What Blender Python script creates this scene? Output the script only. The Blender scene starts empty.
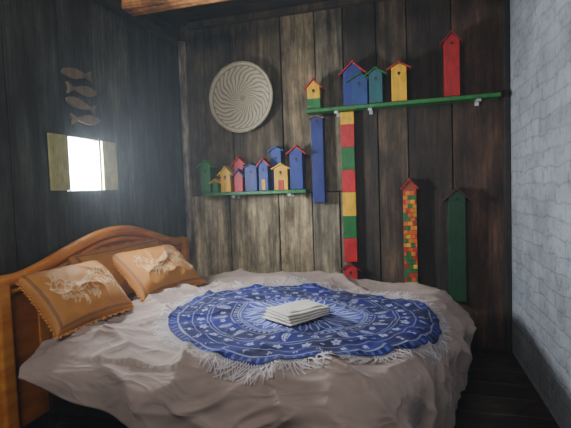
import bpy, bmesh, math, random
from mathutils import Matrix, Vector, noise
random.seed(7)
D=bpy.data; COL=bpy.context.collection
def lin(c):
    return tuple(((v/255)/12.92 if v/255<=0.04045 else ((v/255+0.055)/1.055)**2.4) for v in c[:3])+(1.0,)
def link(o,parent=None):
    COL.objects.link(o)
    if parent: o.parent=parent
    return o
def empty(name,loc=(0,0,0)):
    e=D.objects.new(name,None); e.location=loc; e.empty_display_size=.1
    return link(e)
def mesh_obj(name,verts,faces,mat=None,parent=None,smooth=False,cols=None,uvs=None):
    me=D.meshes.new(name); me.from_pydata([tuple(v) for v in verts],[],faces); me.update()
    if cols is not None:
        a=me.color_attributes.new('Col','FLOAT_COLOR','POINT')
        flat=[]
        for c in cols: flat.extend((c[0],c[1],c[2],1.0))
        a.data.foreach_set('color',flat)
    if smooth: me.polygons.foreach_set('use_smooth',[True]*len(me.polygons))
    if mat: me.materials.append(mat)
    o=D.objects.new(name,me); return link(o,parent)
def bevel(o,w=.004,seg=2):
    m=o.modifiers.new('b','BEVEL'); m.width=w; m.segments=seg; m.limit_method='ANGLE'; return o

# ---------- materials
def newmat(name):
    m=D.materials.new(name); m.use_nodes=True; nt=m.node_tree
    return m,nt,nt.nodes['Principled BSDF']
def N(nt,t,**k):
    n=nt.nodes.new(t)
    for a,b in k.items(): setattr(n,a,b)
    return n
def coords(nt,scale):
    tc=N(nt,'ShaderNodeTexCoord'); mp=N(nt,'ShaderNodeMapping'); mp.inputs['Scale'].default_value=scale
    nt.links.new(tc.outputs['Object'],mp.inputs['Vector']); return mp.outputs['Vector']
def noisen(nt,vec,scale,detail=6,rough=.6,dist=0):
    n=N(nt,'ShaderNodeTexNoise'); n.inputs['Scale'].default_value=scale; n.inputs['Detail'].default_value=detail
    n.inputs['Roughness'].default_value=rough; n.inputs['Distortion'].default_value=dist; nt.links.new(vec,n.inputs['Vector']); return n.outputs['Fac']
def ramp(nt,fac,stops):
    r=N(nt,'ShaderNodeValToRGB'); e=r.color_ramp.elements
    while len(e)<len(stops): e.new(.5)
    for i,(p,c) in enumerate(stops):
        e[i].position=p; e[i].color=c if len(c)==4 else (*c,1)
    nt.links.new(fac,r.inputs['Fac']); return r.outputs['Color']
def mix(nt,a,b,fac=1.0,mode='MULTIPLY'):
    m=N(nt,'ShaderNodeMix',data_type='RGBA',blend_type=mode)
    if hasattr(fac,'links'): nt.links.new(fac,m.inputs[0])
    else: m.inputs[0].default_value=fac
    for s,i in ((a,6),(b,7)):
        if hasattr(s,'links'): nt.links.new(s,m.inputs[i])
        else: m.inputs[i].default_value=s
    return m.outputs[2]
def bump(nt,b,h,strength=.4,dist=.01,prev=None):
    n=N(nt,'ShaderNodeBump'); n.inputs['Strength'].default_value=strength; n.inputs['Distance'].default_value=dist
    if prev is not None: nt.links.new(prev,n.inputs['Normal'])
    nt.links.new(h,n.inputs['Height'])
    if b: nt.links.new(n.outputs['Normal'],b.inputs['Normal'])
    return n.outputs['Normal']
def g(v): return (v,v,v,1)

def plank_mat(name,streak=(9,9,.55),rough=.75):
    m,nt,b=newmat(name)
    at=N(nt,'ShaderNodeAttribute',attribute_name='Col')
    v=coords(nt,streak)
    off=N(nt,'ShaderNodeVectorMath',operation='ADD'); nt.links.new(v,off.inputs[0])
    sc=N(nt,'ShaderNodeVectorMath',operation='SCALE'); nt.links.new(at.outputs['Color'],sc.inputs[0]); sc.inputs['Scale'].default_value=40
    nt.links.new(sc.outputs[0],off.inputs[1])
    f1=noisen(nt,off.outputs[0],2.0,8,.65); f2=noisen(nt,off.outputs[0],9.0,5,.7)
    v3=coords(nt,(2.2,2.2,1.0)); f3=noisen(nt,v3,2.6,8,.7)
    c=mix(nt,at.outputs['Color'],ramp(nt,f1,[(.34,g(.3)),(.52,g(1.0)),(.68,g(1.6))]))
    c=mix(nt,c,ramp(nt,f2,[(.35,g(.5)),(.6,g(1.15))]),.9)
    c=mix(nt,c,ramp(nt,f3,[(.36,(.36,.31,.26,1)),(.5,g(.95)),(.64,(1.75,1.72,1.62,1))]))
    nt.links.new(c,b.inputs['Base Color']); b.inputs['Roughness'].default_value=rough
    bump(nt,b,f2,.6,.008); return m
def cloth_mat(name,col=None,rough=.9,sheen=.3,bscale=350,bstr=.25,crease=0):
    m,nt,b=newmat(name)
    if col is None:
        at=N(nt,'ShaderNodeAttribute',attribute_name='Col'); src=at.outputs['Color']
    else: src=col
    v=coords(nt,(1,1,1)); f=noisen(nt,v,6,4,.6); c=mix(nt,src,ramp(nt,f,[(.3,g(.86)),(.7,g(1.08))]))
    nt.links.new(c,b.inputs['Base Color']); b.inputs['Roughness'].default_value=rough
    b.inputs['Sheen Weight'].default_value=sheen
    pn=None
    if crease:
        v2=coords(nt,(.8,2.0,1.4)); f5=noisen(nt,v2,4.5,2,.5,.8)
        r=ramp(nt,f5,[(.38,g(0)),(.5,g(1)),(.62,g(0))])
        pn=bump(nt,None,r,crease,.012)
    bump(nt,b,noisen(nt,v,bscale,2,.5),bstr,.002,pn); return m
_pm={}
def paint(c):
    k=tuple(c)
    if k in _pm: return _pm[k]
    m,nt,b=newmat('painted_wood_%d_%d_%d'%k)
    v=coords(nt,(1,1,.35)); f=noisen(nt,v,28,6,.65)
    cc=mix(nt,lin(c),ramp(nt,f,[(.3,g(.55)),(.55,g(1.0)),(.75,g(1.2))]))
    nt.links.new(cc,b.inputs['Base Color']); b.inputs['Roughness'].default_value=.5
    bump(nt,b,f,.3,.003); _pm[k]=m; return m
def varnish(name,c1,c2):
    m,nt,b=newmat(name); v=coords(nt,(6,1.0,6)); f=noisen(nt,v,3.0,8,.6)
    nt.links.new(ramp(nt,f,[(.3,lin(c1)),(.7,lin(c2))]),b.inputs['Base Color']); b.inputs['Roughness'].default_value=.32
    bump(nt,b,f,.1,.003); return m

M_plank=plank_mat('weathered_planks'); M_plankL=plank_mat('smoked_planks',(9,9,.5),.55)
M_head=varnish('varnished_headboard_wood',(134,66,16),(190,110,36))
M_head2=varnish('headboard_moulding_wood',(176,96,30),(218,142,60))
M_dark=varnish('dark_frame_wood',(38,26,20),(62,44,32))
# ---------- room
XL,XR,YB,YR,ZC=-1.92,.72,3.5,-1.3,2.74
class Boxes:
    def __init__(s): s.v=[];s.f=[];s.c=[]
    def add(s,x0,x1,y0,y1,z0,z1,col):
        i=len(s.v)
        s.v+=[(x0,y0,z0),(x1,y0,z0),(x1,y1,z0),(x0,y1,z0),(x0,y0,z1),(x1,y0,z1),(x1,y1,z1),(x0,y1,z1)]
        s.f+=[tuple(i+k for k in q) for q in ((0,3,2,1),(4,5,6,7),(0,1,5,4),(1,2,6,5),(2,3,7,6),(3,0,4,7))]
        s.c+=[lin(col)]*8
    def build(s,name,mat,parent=None,bv=.004):
        o=mesh_obj(name,s.v,s.f,mat,parent,cols=s.c)
        if bv: bevel(o,bv)
        return o
B=Boxes()
xs=[-1.92,-1.45,-1.0,-.71,-.48,-.22,.01,.33,.72]
up=[(84,70,53),(92,78,59),(124,108,82),(104,95,76),(48,38,29),(74,60,45),(50,37,28),(72,49,36)]
lo=[(170,155,128),(156,141,113),(170,153,121),(124,114,96)]
for i in range(8):
    x0,x1=xs[i]+.004,xs[i+1]-.004; j=random.uniform(0,.012)
    if i<4:
        B.add(x0,x1,YB+j,YB+.05,1.24,ZC,up[i])
        xa=x0-(.06 if i else 0); xb=x1-.06
        B.add(xa,xb,YB+.002*i,YB+.05,0,1.232,lo[i])
    else: B.add(x0,x1,YB+j,YB+.05,0,ZC,up[i])
B.add(-.532,-.476,YB+.004,YB+.05,0,1.232,lo[3])
B.add(XL-.1,XR+.1,YB+.06,YB+.1,0,ZC,(30,25,20))
B.build('wall_back',M_plank)
# left wall with window opening
wy0,wy1,wz0,wz1=2.09,2.38,1.30,1.62
B=Boxes()
ys=[YR,-.9,-.5,-.1,.3,.7,1.05,1.38,1.72,2.09,2.38,2.72,3.1,3.5]
for i in range(len(ys)-1):
    c=random.choice([(66,70,64),(54,57,53),(75,75,67),(60,62,57)])
    a,b=ys[i]+.004,ys[i+1]-.004; j=random.uniform(0,.012)
    if abs(ys[i]-2.09)<.01:
        B.add(XL-.05,XL-j,a,b,0,wz0,c); B.add(XL-.05,XL-j,a,b,wz1,2.62,c)
    else: B.add(XL-.05,XL-j,a,b,0,2.62,c)
k=(25,25,25)
B.add(XL-.09,XL-.055,YR,wy0,0,ZC,k);B.add(XL-.09,XL-.055,wy1,YB+.1,0,ZC,k)
B.add(XL-.09,XL-.055,wy0,wy1,0,wz0,k);B.add(XL-.09,XL-.055,wy0,wy1,wz1,ZC,k)
B.build('wall_left',M_plankL)
# right wall
m,nt,b=newmat('whitewashed_brick')
tc=N(nt,'ShaderNodeTexCoord'); sp=N(nt,'ShaderNodeSeparateXYZ'); cb=N(nt,'ShaderNodeCombineXYZ')
nt.links.new(tc.outputs['Object'],sp.inputs[0]); nt.links.new(sp.outputs['Y'],cb.inputs['X']); nt.links.new(sp.outputs['Z'],cb.inputs['Y'])
wn=N(nt,'ShaderNodeTexNoise'); wn.inputs['Scale'].default_value=7; nt.links.new(tc.outputs['Object'],wn.inputs['Vector'])
ad=N(nt,'ShaderNodeMix',data_type='VECTOR'); ad.inputs[0].default_value=.07; nt.links.new(cb.outputs[0],ad.inputs[4]); nt.links.new(wn.outputs['Color'],ad.inputs[5])
br=N(nt,'ShaderNodeTexBrick'); nt.links.new(ad.outputs[1],br.inputs['Vector'])
br.inputs['Scale'].default_value=1; br.inputs['Brick Width'].default_value=.26; br.inputs['Row Height'].default_value=.085
br.inputs['Mortar Size'].default_value=.010; br.inputs['Mortar Smooth'].default_value=1
br.inputs['Color1'].default_value=lin((166,172,181)); br.inputs['Color2'].default_value=lin((154,160,170)); br.inputs['Mortar'].default_value=lin((146,151,161))
f=noisen(nt,tc.outputs['Object'],16,8,.75); f2=noisen(nt,tc.outputs['Object'],2.2,4,.6)
c=mix(nt,br.outputs['Color'],ramp(nt,f,[(.32,g(.5)),(.5,g(1.0))]))
c=mix(nt,c,ramp(nt,f2,[(.3,(.62,.60,.58,1)),(.6,g(1.0))]))
nt.links.new(c,b.inputs['Base Color']); b.inputs['Roughness'].default_value=.8
hm=N(nt,'ShaderNodeMath',operation='MULTIPLY_ADD'); nt.links.new(br.outputs['Fac'],hm.inputs[0]); hm.inputs[1].default_value=-.3; nt.links.new(f,hm.inputs[2])
bump(nt,b,hm.outputs[0],.8,.014)
M_brick=m
B=Boxes(); B.add(XR,XR+.15,YR,YB+.1,0,ZC,(200,200,200)); B.build('wall_right',M_brick,bv=0)
B=Boxes(); B.add(XL-.09,XR+.15,YR-.08,YR,0,ZC,(70,62,52)); B.build('wall_rear',M_plank,bv=0)
B=Boxes()
y=YR
while y<YB+.05:
    B.add(XL-.05,XR+.1,y+.003,y+.197,-.05,0,random.choice([(46,36,30),(38,30,25),(52,41,33)])); y+=.2
B.build('floor',plank_mat('floor_boards',(.55,9,9),.6))
B=Boxes()
y=YR
while y<YB+.1:
    B.add(XL-.09,XR+.15,y+.003,y+.237,ZC,ZC+.04,random.choice([(46,38,30),(56,44,34),(38,32,28)])); y+=.24
B.build('ceiling',plank_mat('ceiling_boards',(.55,9,9),.8))
# posts / beams
B=Boxes(); B.add(XL+.001,XL+.055,YB-.055,YB-.001,0,2.6,(165,154,138)); B.build('trim_corner_post',M_plank,bv=.01)
B=Boxes(); B.add(XR-.045,XR-.001,YB-.05,YB-.001,0,ZC-.002,(36,30,27)); B.build('trim_right_corner_post',M_plank,bv=.008)
B=Boxes(); B.add(XL+.085,XR-.002,2.56,2.70,2.515,2.64,(240,164,96)); B.build('ceiling_beam',plank_mat('beam_wood',(.55,9,9),.6),bv=.01)
def tube(name,pts,rad,mat,parent=None,res=10,closed=False):
    cu=D.curves.new(name,'CURVE'); cu.dimensions='3D'; cu.bevel_depth=rad; cu.bevel_resolution=4; cu.use_fill_caps=True
    s=cu.splines.new('POLY'); s.points.add(len(pts)-1)
    for i,p in enumerate(pts): s.points[i].co=(*p,1)
    s.use_cyclic_u=closed; cu.materials.append(mat)
    o=D.objects.new(name,cu); link(o)
    dg=bpy.context.evaluated_depsgraph_get(); me=D.meshes.new_from_object(o.evaluated_get(dg)); D.objects.remove(o)
    me.polygons.foreach_set('use_smooth',[True]*len(me.polygons))
    o=D.objects.new(name,me); return link(o,parent)
tube('wall_plate_pole',[(XL+.045,yy,2.545+.008*math.sin(yy*5)) for yy in [YR+.02+.2*i for i in range(24)] if yy<3.43],.035,paint((46,44,42)))
B=Boxes(); B.add(XL+.1,XR-.05,YB-.06,YB-.002,2.69,2.738,(60,46,34)); B.build('trim_back_top',M_plank,bv=.006)

# window frame
win=empty('window_1',(XL,2.235,1.45))
def wbox(n,y0,y1,z0,z1,x0,x1,col):
    B=Boxes(); B.add(x0-XL,x1-XL,y0-2.235,y1-2.235,z0-1.45,z1-1.45,col); return B.build(n,paint(col),win,.003)
wbox('side_board_near',1.95,wy0-.001,1.30,1.62,XL+.002,XL+.018,(176,172,110))
wbox('side_board_far',wy1+.001,2.52,1.30,1.62,XL+.002,XL+.018,(200,198,130))
for n,a,b2,c,d in (('jamb_1',wy0+.001,wy0+.008,wz0+.002,wz1-.002),('jamb_2',wy1-.008,wy1-.001,wz0+.002,wz1-.002)):
    wbox(n,a,b2,c,d,XL-.05,XL-.004,(245,245,240))
m=D.materials.new('added_glow_sheet'); m.use_nodes=True; nt=m.node_tree; nt.nodes.clear()  # sheet added to catch the outside lamp so the window opening looks white
o_=N(nt,'ShaderNodeOutputMaterial'); tl=N(nt,'ShaderNodeBsdfTranslucent'); tl.inputs[0].default_value=(.95,.97,1,1)
tp=N(nt,'ShaderNodeBsdfTransparent'); ms=N(nt,'ShaderNodeMixShader'); ms.inputs[0].default_value=.25
nt.links.new(tp.outputs[0],ms.inputs[1]); nt.links.new(tl.outputs[0],ms.inputs[2]); nt.links.new(ms.outputs[0],o_.inputs['Surface'])
mesh_obj('added_glow_pane',[(-.03,a-2.235,b-1.45) for a,b in ((wy0+.002,wz0+.002),(wy1-.002,wz0+.002),(wy1-.002,wz1-.002),(wy0+.002,wz1-.002))],[(0,1,2,3)],m,win)
# wooden fish ornaments on the left wall
fv=[];ff=[]
def fish(yc,zc,L,sgn,tilt):
    base=len(fv); n=24; out=[]
    for i in range(n+1):
        t=i/n; out.append((t*L*.8, .028*math.sin(math.pi*min(t*1.02,1))**.7*(1.1-.5*t)+.006))
    prof=[(a,b) for a,b in out]+[(L,.034),(L*.95,0)]
    prof+= [(L,-.034)]+[(a,-b) for a,b in reversed(out)]
    ct,st=math.cos(tilt),math.sin(tilt)
    pts=[]
    for a,b in prof:
        a=(a-L/2)*sgn; pts.append((yc+a*ct-b*st, zc+a*st+b*ct))
    m=len(pts)
    for xx in (XL+.003,XL+.02):
        for p in pts: fv.append((xx,p[0],p[1]))
    ff.append(tuple(base+i for i in range(m))); ff.append(tuple(base+m+i for i in reversed(range(m))))
    for i in range(m): ff.append((base+i,base+(i+1)%m,base+m+(i+1)%m,base+m+i))
for k,(a,b,s,t) in enumerate([(2.2,2.0,1,.1),(2.23,1.91,-1,.05),(2.22,1.82,1,-.12),(2.25,1.735,-1,.1)]): fish(a,b,.24,s,t)
mesh_obj('wooden_fish_wall_hanging',fv,ff,paint((126,108,84)))

# ---------- shelves
GREEN=(30,112,48)
def shelf(name,x0,x1,z,dep=.13,brs=()):
    e=empty(name,((x0+x1)/2,YB,z))
    B=Boxes(); B.add(-(x1-x0)/2,(x1-x0)/2,-dep,-.002,-.028,0,GREEN); B.build('board',paint(GREEN),e,.003)
    for i,bx in enumerate(brs):
        B=Boxes(); c=(200,200,200); X=bx-(x0+x1)/2
        B.add(X-.014,X+.014,-dep+.004,-dep+.008,-.05,-.0285,c); B.add(X-.014,X+.014,-dep+.004,-.002,-.033,-.0285,c)
        B.add(X-.014,X+.014,-.008,-.002,-.06,-.0335,c)
        B.build('bracket_%d'%(i+1),paint(c),e,.001)
    return e
SU,SLo=1.895,1.262
shelf('wall_shelf',-.77,.64,SU,brs=(-.53,-.27,.5))
shelf('wall_shelf',-1.70,-.79,SLo,brs=(-1.42,-.93))
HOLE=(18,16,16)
def birdhouse(x,z,w,h,col,roof,y=3.40,dep=.09,name='birdhouse',slope=1.0,hole=True,door=None,over=.022,rt=.010,stripes=None,split=None):
    e=empty(name,(x,y,z)); hw=w/2; ph=hw*slope; zb=h-ph-rt
    v=[];
    for yy in (-dep/2,dep/2): v+=[(-hw,yy,0),(hw,yy,0),(hw,yy,zb),(0,yy,zb+ph),(-hw,yy,zb)]
    f=[(0,1,2,3,4),(9,8,7,6,5),(0,5,6,1),(1,6,7,2),(2,7,8,3),(3,8,9,4),(4,9,5,0)]
    o=mesh_obj('body',v,f,paint(col),e); bevel(o,.003)
    L=math.hypot(hw,ph)+over; ang=math.atan2(ph,hw)
    for s,nm in ((1,'roof_right'),(-1,'roof_left')):
        ext=.016
        v=[]
        for yy in (-dep/2-.014,dep/2+.006):
            for (a,t) in ((-ext,0),(L,0),(L,rt),(-ext,rt)):
                xx=a*math.cos(ang)+t*math.sin(ang); zz=-a*math.sin(ang)+t*math.cos(ang)
                v.append((s*xx,yy+(.0012*s),zb+ph+zz))
        f=[(0,1,2,3),(7,6,5,4),(0,4,5,1),(1,5,6,2),(2,6,7,3),(3,7,4,0)]
        if s<0: f=[tuple(reversed(q)) for q in f]
        o=mesh_obj(nm,v,f,paint(roof),e); bevel(o,.002)
    if hole:
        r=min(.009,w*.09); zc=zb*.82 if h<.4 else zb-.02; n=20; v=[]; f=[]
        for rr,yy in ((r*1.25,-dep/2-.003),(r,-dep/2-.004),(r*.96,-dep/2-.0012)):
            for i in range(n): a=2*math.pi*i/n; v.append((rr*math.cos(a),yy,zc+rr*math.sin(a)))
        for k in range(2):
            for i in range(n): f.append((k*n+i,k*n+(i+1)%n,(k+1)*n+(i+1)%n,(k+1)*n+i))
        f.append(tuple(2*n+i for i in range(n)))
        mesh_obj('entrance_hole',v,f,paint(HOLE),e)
        tube('perch',[(0,-dep/2,zc-r*1.9),(0,-dep/2-.02,zc-r*1.9)],.0028,paint((150,110,70)),e)
    if door:
        B=Boxes(); B.add(-w*.2,w*.2,-dep/2-.004,-dep/2+.001,.004,zb*.45,door); B.build('door',paint(door),e,.001)
    if split:
        B=Boxes(); B.add(-hw-.002,hw+.002,-dep/2-.002,dep/2,0,zb*.45,split); B.build('lower_block',paint(split),e,.001)
    return e
R_=(186,18,28);Bl=(8,36,122);Y_=(228,174,10);G_=(12,102,42);T_=(6,86,96)
z=SU+.001
birdhouse(-.70,z,.10,.225,Y_,R_,split=G_)
birdhouse(-.395,z,.15,.335,Bl,R_,y=3.435,slope=.9,over=.035)
birdhouse(-.345,z,.12,.24,(12,58,126),G_,y=3.405,dep=.03*1.2,slope=.55,over=.04)
birdhouse(-.22,z,.10,.26,T_,G_,slope=.6,over=.035)
birdhouse(-.05,z,.11,.285,Y_,(170,52,30),slope=.55,over=.035)
birdhouse(.32,z,.105,.455,(166,12,22),(120,20,18),slope=1.0)
z=SLo+.001
birdhouse(-1.66,z,.09,.27,G_,(60,150,50),slope=.7,over=.03)
birdhouse(-1.57,z,.05,.11,(30,120,50),Y_,y=3.395,hole=False,slope=.6,over=.03)
birdhouse(-1.48,z,.09,.21,Y_,(240,200,40),y=3.395,dep=.07,over=.03)
birdhouse(-1.385,z,.085,.29,R_,(200,30,34),y=3.455,dep=.05)
birdhouse(-1.365,z,.075,.18,(190,28,38),Bl,y=3.392,dep=.05,hole=False)
birdhouse(-1.25,z,.105,.225,Bl,(22,44,118),slope=.4,over=.02)
birdhouse(-1.14,z,.08,.26,(14,54,140),R_,y=3.40,door=Y_)
birdhouse(-1.05,z,.09,.36,(12,54,140),(26,74,160),y=3.455,dep=.05,slope=.5)
birdhouse(-.995,z,.115,.215,Y_,(235,184,30),y=3.395,dep=.055,slope=.5,door=R_)
birdhouse(-.86,z,.105,.35,(12,42,124),R_,slope=.8,over=.035)
# tall wall-hung ones
birdhouse(-.695,1.15,.10,.70,(6,28,108),(120,84,50),y=3.455,dep=.075,slope=.3,over=.012)
def striped(name,x,z0,w,segs,y,dep,roof):
    e=empty(name,(x,y,z0)); z=0
    for i,(h,c) in enumerate(segs):
        B=Boxes(); B.add(-w/2,w/2,-dep/2,dep/2,z+.0005,z+h,c); B.build('segment_%d'%(i+1),paint(c),e,.002); z+=h
    return e
striped('striped_wall_post',-.455,.665,.105,[(.19,R_),(.18,G_),(.19,Y_),(.18,R_),(.18,G_),(.18,R_),(.098,Y_)],3.475,.045,R_)
birdhouse(-.455,.44,.105,.22,(186,24,32),(104,34,24),y=3.46,dep=.07,slope=.7,over=.035)
# mosaic of little blocks
e=birdhouse(.01,.42,.10,.89,(150,60,40),(176,36,34),y=3.46,dep=.07,slope=1.1,over=.018,hole=False,name='mosaic_birdhouse')
pal=[(190,36,34),(206,130,30),(34,110,50),(210,90,36),(160,30,34),(44,110,54),(220,165,40)]
rows=24; hh=.80/rows
bl={c:Boxes() for c in pal}
for r in range(rows):
    off=(r%2)*.018
    xx=-.05
    while xx<.0499:
        nx=min(.05,xx+(.034 if xx>-.05 or not off else .018))
        c=random.choice(pal); bl[c].add(xx+.0008,nx-.0008,-.041,-.0345,r*hh+.002,(r+1)*hh-.0008,c); xx=nx
for i,c in enumerate(pal): bl[c].build('blocks_%d'%(i+1),paint(c),e,.001)
birdhouse(.345,.38,.12,.85,(8,58,32),(66,44,34),y=3.455,dep=.08,slope=.9,over=.045)

# ---------- woven wall basket
v=[];f=[];c=[]; nr,na=64,400; Rb=.28
c1,c2=lin((204,192,164)),lin((80,70,52))
for i in range(nr+1):
    r=i/nr
    for j in range(na):
        a=2*math.pi*j/na
        wob=.0018*math.sin(i*math.pi)+.0015*math.sin(a*45+ (i%2)*math.pi)
        R2=Rb*r*(1+.01*math.sin(a*2))
        v.append((R2*math.cos(a),-.012-.055*r**2.2+wob,R2*math.sin(a)*1.03))
        t1=(a*26/(2*math.pi)+r*5.5+.2*math.sin(r*16))%1.0
        dk=.30 if i%3==0 else 0
        if .12<r<.90 and t1<.30: dk=max(dk,.65 if (i%3) else .9)
        if .9<r<.93: dk=.6
        if r<.1: dk=.5
        c.append([c1[k]*(1-dk)+c2[k]*dk for k in range(3)])
for i in range(nr):
    for j in range(na):
        k=(j+1)%na; f.append((i*na+j,i*na+k,(i+1)*na+k,(i+1)*na+j))
bk=mesh_obj('woven_wall_basket',v,f,cloth_mat('woven_fibre',None,.8,0,220,.5),None,True,c)
sm=bk.modifiers.new('s','SOLIDIFY'); sm.thickness=.008; sm.offset=0
bk.location=(-1.34,YB-.01,2.055)
rim=tube('rim',[(Rb*math.cos(2*math.pi*i/80),-.067,Rb*1.03*math.sin(2*math.pi*i/80)) for i in range(80)],.008,paint((184,172,144)),bk,closed=True)

# ---------- bed
X0,X1,Y0,Y1=-1.70,.10,1.54,3.28
Rc,re=.36,.15
def fbm(x,y,z=0): return noise.noise(Vector((x,y,z)))
def ridge(x,y,z=0,k=2.6,e=2):
    n=abs(noise.noise(Vector((x,y,z)))); return max(0,1-n*k)**e
def smooth(a,b,x):
    t=min(1,max(0,(x-a)/(b-a))); return t*t*(3-2*t)
cx,cy,RX,RY=-.615,2.265,.695,.625
def surf(p,q,wr=1.0):
    xin=min(p,X1-Rc); yin=min(max(q,Y0+Rc),Y1-Rc)
    dx,dy=p-xin,q-yin; L=math.hypot(dx,dy); L0=Rc-re
    down=0; hx,hy=p,q; nx=ny=0
    if L>1e-6: nx,ny=dx/L,dy/L
    if L>L0:
        s=L-L0; am=1.54
        if s<re*am: a=s/re; hor=L0+re*math.sin(a); down=re*(1-math.cos(a))
        else:
            e=s-re*am; a=am; hor=L0+re*math.sin(am)+e*math.cos(am); down=re*(1-math.cos(am))+e*math.sin(am)
        if down>0:
            t=math.atan2(ny,nx)*.5+ (xin*1.0+yin*.8)
            fold=math.sin(t*15+2.5*fbm(p*1.5,q*1.5,3))*.022*min(1,down/.3)+fbm(p*2.4,q*2.4,9)*.03*min(1,down/.25)
            hor+=fold*wr
        hx,hy=xin+nx*hor,yin+ny*hor
    k=min(1,max(0,(p-X0)/1.9))
    X=hx+.20*(hy-1.95)*k
    top=.580-.075*k+.02*math.sin(max(0,min(1,(q-Y0)/(Y1-Y0)))*math.pi)
    wx=p+.16*fbm(p*1.5,q*1.5,5); wy=q+.16*fbm(p*1.5,q*1.5,7)
    # long soft folds
    w=.044*ridge(wx*.9+wy*.7,wy*2.3-wx*1.3,1,2.2)+.034*ridge(wx*1.4-wy*.8,wy*3.6+wx*1.4,2,2.4)+.018*ridge(wx*2.0+wy*1.6,wy*6.0-wx*2.4,4,3.0,1.6)+.040*fbm(p*1.4,q*1.4,8)-.01
    rr=math.hypot((p-cx)/RX,(q-cy)/RY); pr=.36+.64*smooth(.88,1.15,rr)
    w*=pr*wr
    return Vector((X+nx*w*min(1,down*6), hy+ny*w*min(1,down*6), top-down+w*(1 if down<.05 else .5)))
def surf_n(p,q,off):
    e=.012; a=surf(p,q); b=surf(p+e,q); c=surf(p,q+e); n=(b-a).cross(c-a)
    if n.length<1e-9: n=Vector((0,0,1))
    n.normalize(); return a+n*off
bed=empty('bed',(0,0,0))
nu,nv=320,290; v=[];f=[]
arc=re*1.54; L0=Rc-re
for i in range(nu+1):
    for j in range(nv+1):
        u=i/nu; t=j/nv
        p=X0+u*((X1-re+.0)+arc+.30-X0)
        near=.03+.22*min(1,max(0,(p-X0)/1.2))
        qa=Y0+re-arc-near-.02*math.sin(p*5); qb=Y1-re+arc+.22
        q=qa+t*(qb-qa)
        v.append(surf(p,q))
for i in range(nu):
    for j in range(nv):
        a=i*(nv+1)+j; f.append((a,a+nv+1,a+nv+2,a+1))
dv=mesh_obj('duvet',v,f,cloth_mat('duvet_linen',lin((158,139,130)),.9,.1,420,.2,.42),bed,True)
sm=dv.modifiers.new('s','SOLIDIFY'); sm.thickness=.035; sm.offset=-1
def rbox(name,x0,x1,y0,y1,z0,z1,mat,bv,parent=bed,seg=4):
    B=Boxes(); B.add(x0,x1,y0,y1,z0,z1,(128,128,128)); o=B.build(name,mat,parent,0); bevel(o,bv,seg); return o
rbox('mattress',-1.80,-.10,1.76,3.12,.27,.46,cloth_mat('mattress_ticking',lin((120,108,100))),.05)
rbox('side_rail_near',-1.83,-.14,1.76,1.79,.14,.27,M_dark,.006)
rbox('side_rail_far',-1.83,-.04,3.09,3.12,.14,.27,M_dark,.006)
rbox('foot_rail',-.14,-.10,1.76,3.12,.14,.27,M_dark,.006)
for i,(x,y) in enumerate(((-.18,1.82),(-.14,3.04))): rbox('leg_%d'%(i+1),x-.03,x+.03,y-.03,y+.03,.0,.14,M_dark,.006)
# headboard
yc,hw=2.43,.87
def ztop(y,scale=1.0):
    s=abs(y-yc)/hw
    if s>=.9: return .875
    return .875+.165*(.5*(1+math.cos(math.pi*s/.9)))**.75
n=90; v=[];f=[]
for xx in (XL+.006,XL+.046):
    for i in range(n+1):
        y=yc-hw+2*hw*i/n
        v+= [(xx,y,.12),(xx,y,ztop(y)-.02)]
m=2*(n+1)
for i in range(n):
    a=2*i; f.append((a,a+1,a+3,a+2)); f.append((m+a,m+a+2,m+a+3,m+a+1)); f.append((a+1,m+a+1,m+a+3,a+3)); f.append((a,a+2,m+a+2,m+a))
f.append((0,m,m+1,1)); f.append((2*n,2*n+1,m+2*n+1,m+2*n))
mesh_obj('headboard_panel',v,f,M_head,bed)
def prof(name,offs,rad,xo,y0=-1,y1=1,mat=M_head2,sc=1.0):
    pts=[(XL+xo,yc+hw*(y0+(y1-y0)*i/80),ztop(yc+hw*(y0+(y1-y0)*i/80)/1.0)+offs) for i in range(81)]
    return tube(name,pts,rad,mat,bed)
prof('headboard_cap',-.012,.034,.044)
prof('headboard_bead',-.066,.014,.050,-.95,.95)
prof('headboard_inner_moulding',-.13,.020,.050,-.80,.80)
for nm,y in (('headboard_post_near',yc-hw),('headboard_post_far',yc+hw)):
    rbox(nm,XL+.004,XL+.085,y-.04,y+.04,0,.885,M_head2,.018)
for i,(a,b2) in enumerate(((-.76,-.28),(-.24,.24),(.28,.76))):
    rbox('headboard_raised_panel_%d'%(i+1),XL+.046,XL+.058,yc+hw*a,yc+hw*b2,.30,.70,M_head2,.008)

# pillows: embroidery as stitched stems and small leaf sprays
def segd(px,py,ax,ay,bx,by):
    dx,dy=bx-ax,by-ay; t=max(0,min(1,((px-ax)*dx+(py-ay)*dy)/(dx*dx+dy*dy+1e-9))); return math.hypot(px-ax-t*dx,py-ay-t*dy)
segs=[]
random.seed(11)
pp=None
for k in range(31):
    x=-.20+.40*k/30; y=.035*math.sin(x*20)
    if pp: segs.append((*pp,x,y,.0035))
    pp=(x,y)
    if k%2==0:
        for sgn in (1,-1):
            a=sgn*random.uniform(.7,1.3); L=random.uniform(.04,.08)
            ex,ey=x+L*math.cos(a),y+L*math.sin(a)
            segs.append((x,y,ex,ey,.0025))
            for t in (.5,.8,1):
                mx_,my_=x+(ex-x)*t,y+(ey-y)*t; b2=a+random.uniform(.5,1.2)*random.choice((-1,1))
                segs.append((mx_,my_,mx_+.022*math.cos(b2),my_+.022*math.sin(b2),.005))
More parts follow.
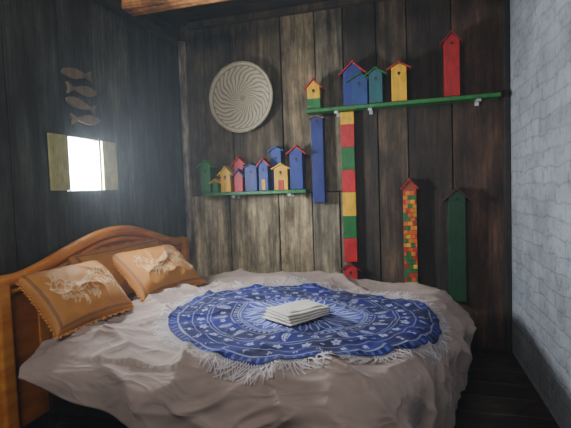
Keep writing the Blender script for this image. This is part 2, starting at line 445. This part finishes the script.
def pillow(name,loc,rot,W=.68,H=.44,T=.085,emb_on=True):
    nU,nV=170,110; v=[];f=[];c=[]
    co=lin((186,122,44)); cw=lin((236,210,164)); cd=lin((142,84,26))
    def P0(u,w,side):
        x=u*W/2*(.95+.05*w*w); y=w*H/2*(.93+.07*u*u)
        th=T*max(0,(1-abs(u)**3.2))**.55*max(0,(1-abs(w)**3.0))**.55
        z=side*th + .012*fbm(x*9,y*9,side+loc[1])*(th/T)+ .010*ridge(x*5+y*3,y*7-x*3,loc[1]+side)*(th/T)
        return (x,y,z)
    for side in (1,-1):
        base=len(v)
        for i in range(nU+1):
            for j in range(nV+1):
                u=2*i/nU-1; w=2*j/nV-1
                pt=P0(u,w,side); x,y,zz=pt; cc=co
                emb=False
                if side>0 and emb_on and abs(x)<.25 and abs(y)<.15:
                    for s_ in segs:
                        if abs(s_[0]-x)>.09 : continue
                        if segd(x,y,*s_[:4])<s_[4]: emb=True; break
                if .89<max(abs(u),abs(w))<.93: cc=cd
                if emb: cc=[co[k]*.5+cw[k]*.5 for k in range(3)]; pt=(x,y,zz+side*.002)
                v.append(pt); c.append(cc)
        for i in range(nU):
            for j in range(nV):
                a=base+i*(nV+1)+j; q=(a,a+nV+1,a+nV+2,a+1); f.append(q if side>0 else tuple(reversed(q)))
    per=[]
    NN=720
    for k in range(NN):
        t=k/NN*4; s_=int(t); fr=2*(t-s_)-1
        u,w=((fr,-1),(1,fr),(-fr,1),(-1,-fr))[s_]
        x,y,zz=P0(u,w,0); per.append((x,y,u,w))
    base=len(v)
    for r in range(5):
        for k,(x,y,u,w) in enumerate(per):
            d=Vector((u**5,w**5,0)); d.normalize(); o=r/4*.020*(1+.25*math.sin(k*1.1))-.004
            v.append((x+d.x*o,y+d.y*o,.005*math.sin(k*.7+.8*math.sin(k*.13))*r/4)); c.append(cd if r<2 else [co[q]*1.2 for q in range(3)])
    for r in range(4):
        for k in range(NN):
            a=base+r*NN+k; b=base+r*NN+(k+1)%NN; f.append((a,b,b+NN,a+NN))
    o=mesh_obj(name,v,f,M_pil,bed,True,c)
    o.location=loc; o.rotation_euler=rot; return o
M_pil=cloth_mat('pillow_satin',None,.6,.15,300,.15)
def prot(lean,yaw=0,roll=0):
    M=Matrix.Rotation(yaw,3,'Z')@Matrix.Rotation(lean,3,'Y')@Matrix.Rotation(math.radians(90),3,'Z')@Matrix.Rotation(roll,3,'Z')
    return M.to_euler()
pillow('pillow_near',(-1.72,1.90,.740),prot(math.radians(46),math.radians(-4)),W=.54,H=.38)
pillow('pillow_far',(-1.64,2.54,.75),prot(math.radians(40),math.radians(-12)),W=.58,H=.41)
pillow('pillow_back',(-1.80,2.46,.76),prot(math.radians(70),0),W=.95,H=.36,T=.04,emb_on=False)

# ---------- round throw
thr=empty('round_mandala_throw')
navy=lin((4,6,62)); blue=lin((6,18,120)); lil=lin((78,92,180)); wht=lin((190,198,234))
def petal(r,th,n,r0,r1,wd=.42,ph=0):
    if r<r0 or r>r1: return 0
    t=(r-r0)/(r1-r0); fr=((n*th/(2*math.pi)+ph)%1)-.5; w=wd*math.sin(math.pi*t)**.7
    if abs(fr)<w*.55: return 2
    if abs(fr)<w: return 1
    return 0
def mx(a,b,t): return [a[k]*(1-t)+b[k]*t for k in range(3)]
def throwcol(r,th):
    X,Y=r*math.cos(th),r*math.sin(th)
    b=mx(navy,blue,min(1,max(0,.35+.9*fbm(X*4,Y*4,2))))
    if r<.46: b=mx(b,lil,.4)
    for (n,r0,r1,wd,ph,fill,line) in ((12,.03,.17,.45,0,lil,wht),(20,.14,.29,.45,.5,blue,wht),(28,.25,.45,.44,0,lil,wht)):
        k=petal(r,th,n,r0,r1,wd,ph)
        if k==2: b=mx(b,fill,.6)
        elif k==1: b=mx(b,line,.8)
    for (n,rc,ph,sz,fivep) in ((20,.615,0,.058,False),(20,.60,.5,.022,True),(26,.76,.5,.034,True),(26,.765,0,.014,True),(36,.88,0,.034,False)):
        fr=((n*th/(2*math.pi)+ph)%1)-.5; lx=fr*2*math.pi/n*rc; ly=r-rc; d=math.hypot(lx,ly)
        if d<sz*1.2:
            if fivep:
                a=math.atan2(ly,lx); pr=sz*(.45+.55*abs(math.cos(2.5*a)))
                if d<sz*.22: b=mx(b,lil,.5)
                elif d<pr: b=mx(b,wht,.65)
            else:
                yy=ly/sz; ww=.42*math.sqrt(max(0,1-yy*yy))*(1-.55*yy); xx_=abs(lx/sz-.12*yy*yy)
                if xx_<ww*.35: b=mx(b,wht,.55)
                elif xx_<ww*.68: b=mx(b,navy,.8)
                elif xx_<ww: b=mx(b,wht,.7)
    for rr,w in ((.465,.005),(.485,.004),(.535,.0035),(.69,.0035),(.715,.003),(.825,.0035),(.935,.004)):
        if abs(r-rr)<w: b=mx(b,wht,.4)
    if .495<r<.525 and ((70*th/(2*math.pi))%1)<.45: b=mx(b,wht,.45)
    if .945<r<.985 and ((110*th/(2*math.pi))%1)<.35: b=mx(b,lil,.7)
    return b
nr,na=160,700; v=[];f=[];c=[]
def rimR(th): return (1+.006*math.sin(3*th+1)+.005*math.sin(7*th))
for i in range(nr+1):
    for j in range(na):
        th=2*math.pi*j/na; r=i/nr; R2=r*rimR(th)
        p,q=cx+RX*R2*math.cos(th),cy+RY*R2*math.sin(th)
        off=.010+.008*ridge(p*3+q*2,q*6,12)+.006*ridge(p*5-q*5,q*7+p*4,22)
        v.append(surf_n(p,q,off)); c.append(throwcol(r,th+.012*math.sin(9*r+3*th)))
for i in range(nr):
    for j in range(na):
        k=(j+1)%na; f.append((i*na+j,(i+1)*na+j,(i+1)*na+k,i*na+k))
mesh_obj('cloth',v,f,cloth_mat('printed_cotton',None,.9,.03,400,.2,.2),thr,True,c)
v=[];f=[]
def ribbon(pts,w):
    b=len(v)
    for i,(p,q,o) in enumerate(pts):
        if i<len(pts)-1: d=Vector((pts[i+1][0]-p,pts[i+1][1]-q)); 
        if d.length<1e-6: d=Vector((1,0))
        d.normalize(); n=Vector((-d.y,d.x))*w
        v.append(surf_n(p+n.x,q+n.y,o)); v.append(surf_n(p-n.x,q-n.y,o))
    for i in range(len(pts)-1): a=b+2*i; f.append((a,a+1,a+3,a+2))
random.seed(3)
NF=340
for k in range(NF):
    th=2*math.pi*k/NF; r0=rimR(th)
    def pt(dr,t,o=.014): return (cx+(RX*r0+dr)*math.cos(t),cy+(RY*r0+dr)*math.sin(t),o)
    dt=2*math.pi/NF
    ribbon([pt(-.004,th),pt(.010,th+dt*.5),pt(.020,th+dt)],.0012)
    ribbon([pt(-.004,th+dt),pt(.010,th+dt*.5),pt(.020,th)],.0012)
    for _ in range(2):
        j=random.uniform(-.06,.06)+.03*math.sin(th*9); l=random.uniform(.03,.065)
        ribbon([pt(.016,th),pt(.016+l*.35,th+j*.3,.017),pt(.016+l*.7,th+j*.8,.015),pt(.016+l,th+j*1.2,.014)],.0014)
mesh_obj('fringe',v,f,cloth_mat('white_cotton_fringe',lin((200,194,200)),.9,.1),thr)

# ---------- folded towel
tw=empty('folded_towel'); tc_=Vector((-.58,2.16)); zt=max(surf(tc_.x+a,tc_.y+b).z for a in (-.12,-.06,0,.06,.12) for b in (-.12,-.06,0,.06,.12))+.016
M_tw=cloth_mat('terry_towel',lin((206,200,190)),.95,.3,260,.9)
def towel_layer(name,W,L,T,z,rot,dx=0,dy=0,amp=.006):
    n1,n2=40,20; v=[];f=[]
    for i in range(n1+1):
        u=2*i/n1-1
        for j in range(n2*2):
            a=math.pi*j/n2; cxx=math.copysign(abs(math.cos(a))**.35,math.cos(a)); czz=math.copysign(abs(math.sin(a))**.6,math.sin(a))
            e=(1-abs(u)**10)**.4*.5+.5
            X=u*L/2; Y=cxx*W/2*(.985+.015*e); Z=czz*T/2*e
            Z+=amp*fbm(X*8,Y*8,3)
            X+=.008*fbm(Y*9,Z*20,z*30+7)
            Y+=.008*fbm(X*9,Z*20,z*30)
            v.append((X,Y,Z))
    m=n2*2
    for i in range(n1):
        for j in range(m): k=(j+1)%m; f.append((i*m+j,(i+1)*m+j,(i+1)*m+k,i*m+k))
    f.append(tuple(range(m))); f.append(tuple(n1*m+j for j in reversed(range(m))))
    o=mesh_obj(name,v,f,M_tw,tw,True); o.location=(tc_.x+dx,tc_.y+dy,z); o.rotation_euler=(0,0,rot); return o
for i in range(4): towel_layer('fold_%d'%(i+1),.225-.006*i,.29-.008*i,.013,zt+.003+i*.0125,math.radians(58-3*i),.003*i,.004*i,.004)
towel_layer('top_cloth',.14,.20,.008,zt+.003+.0125*3+.010,math.radians(48),.02,.01,.008)

# ---------- light
w=D.worlds.new('World'); bpy.context.scene.world=w; w.use_nodes=True
nt=w.node_tree
bg=nt.nodes['Background']; bg.inputs[0].default_value=(.8,.92,1,1); bg.inputs[1].default_value=10
vs=N(nt,'ShaderNodeVolumeScatter'); vs.inputs['Density'].default_value=.013; vs.inputs['Anisotropy'].default_value=.35
vs.inputs['Color'].default_value=(.78,.89,1,1); nt.links.new(vs.outputs[0],nt.nodes['World Output'].inputs['Volume'])
def area(name,loc,target,sx,sy,power,col):
    l=D.lights.new(name,'AREA'); l.shape='RECTANGLE'; l.size=sx; l.size_y=sy; l.energy=power; l.color=col
    o=D.objects.new(name,l); o.location=loc; d=Vector(target)-Vector(loc); o.rotation_euler=d.to_track_quat('-Z','Y').to_euler(); return link(o)
area('window_daylight',(XL-.13,2.34,1.48),(0,2.34,1.2),.7,.5,360,(.90,.96,1))
area('overhead_fill',(-.75,-.25,2.55),(-.75,2.9,.5),1.1,.8,44,(1,.985,.96))  # added fill lamp, high and out of view; the ceiling has no opening

cam=D.cameras.new('camera'); co=D.objects.new('camera',cam); link(co)
cam.sensor_width=36; cam.lens=36*430/571; cam.clip_start=.02
Rm=Matrix.Rotation(math.radians(16),3,'Z')@Matrix.Rotation(math.radians(87),3,'X')@Matrix.Rotation(math.radians(-2),3,'Z')
co.rotation_euler=Rm.to_euler(); co.location=(0,0,1.25)
bpy.context.scene.camera=co
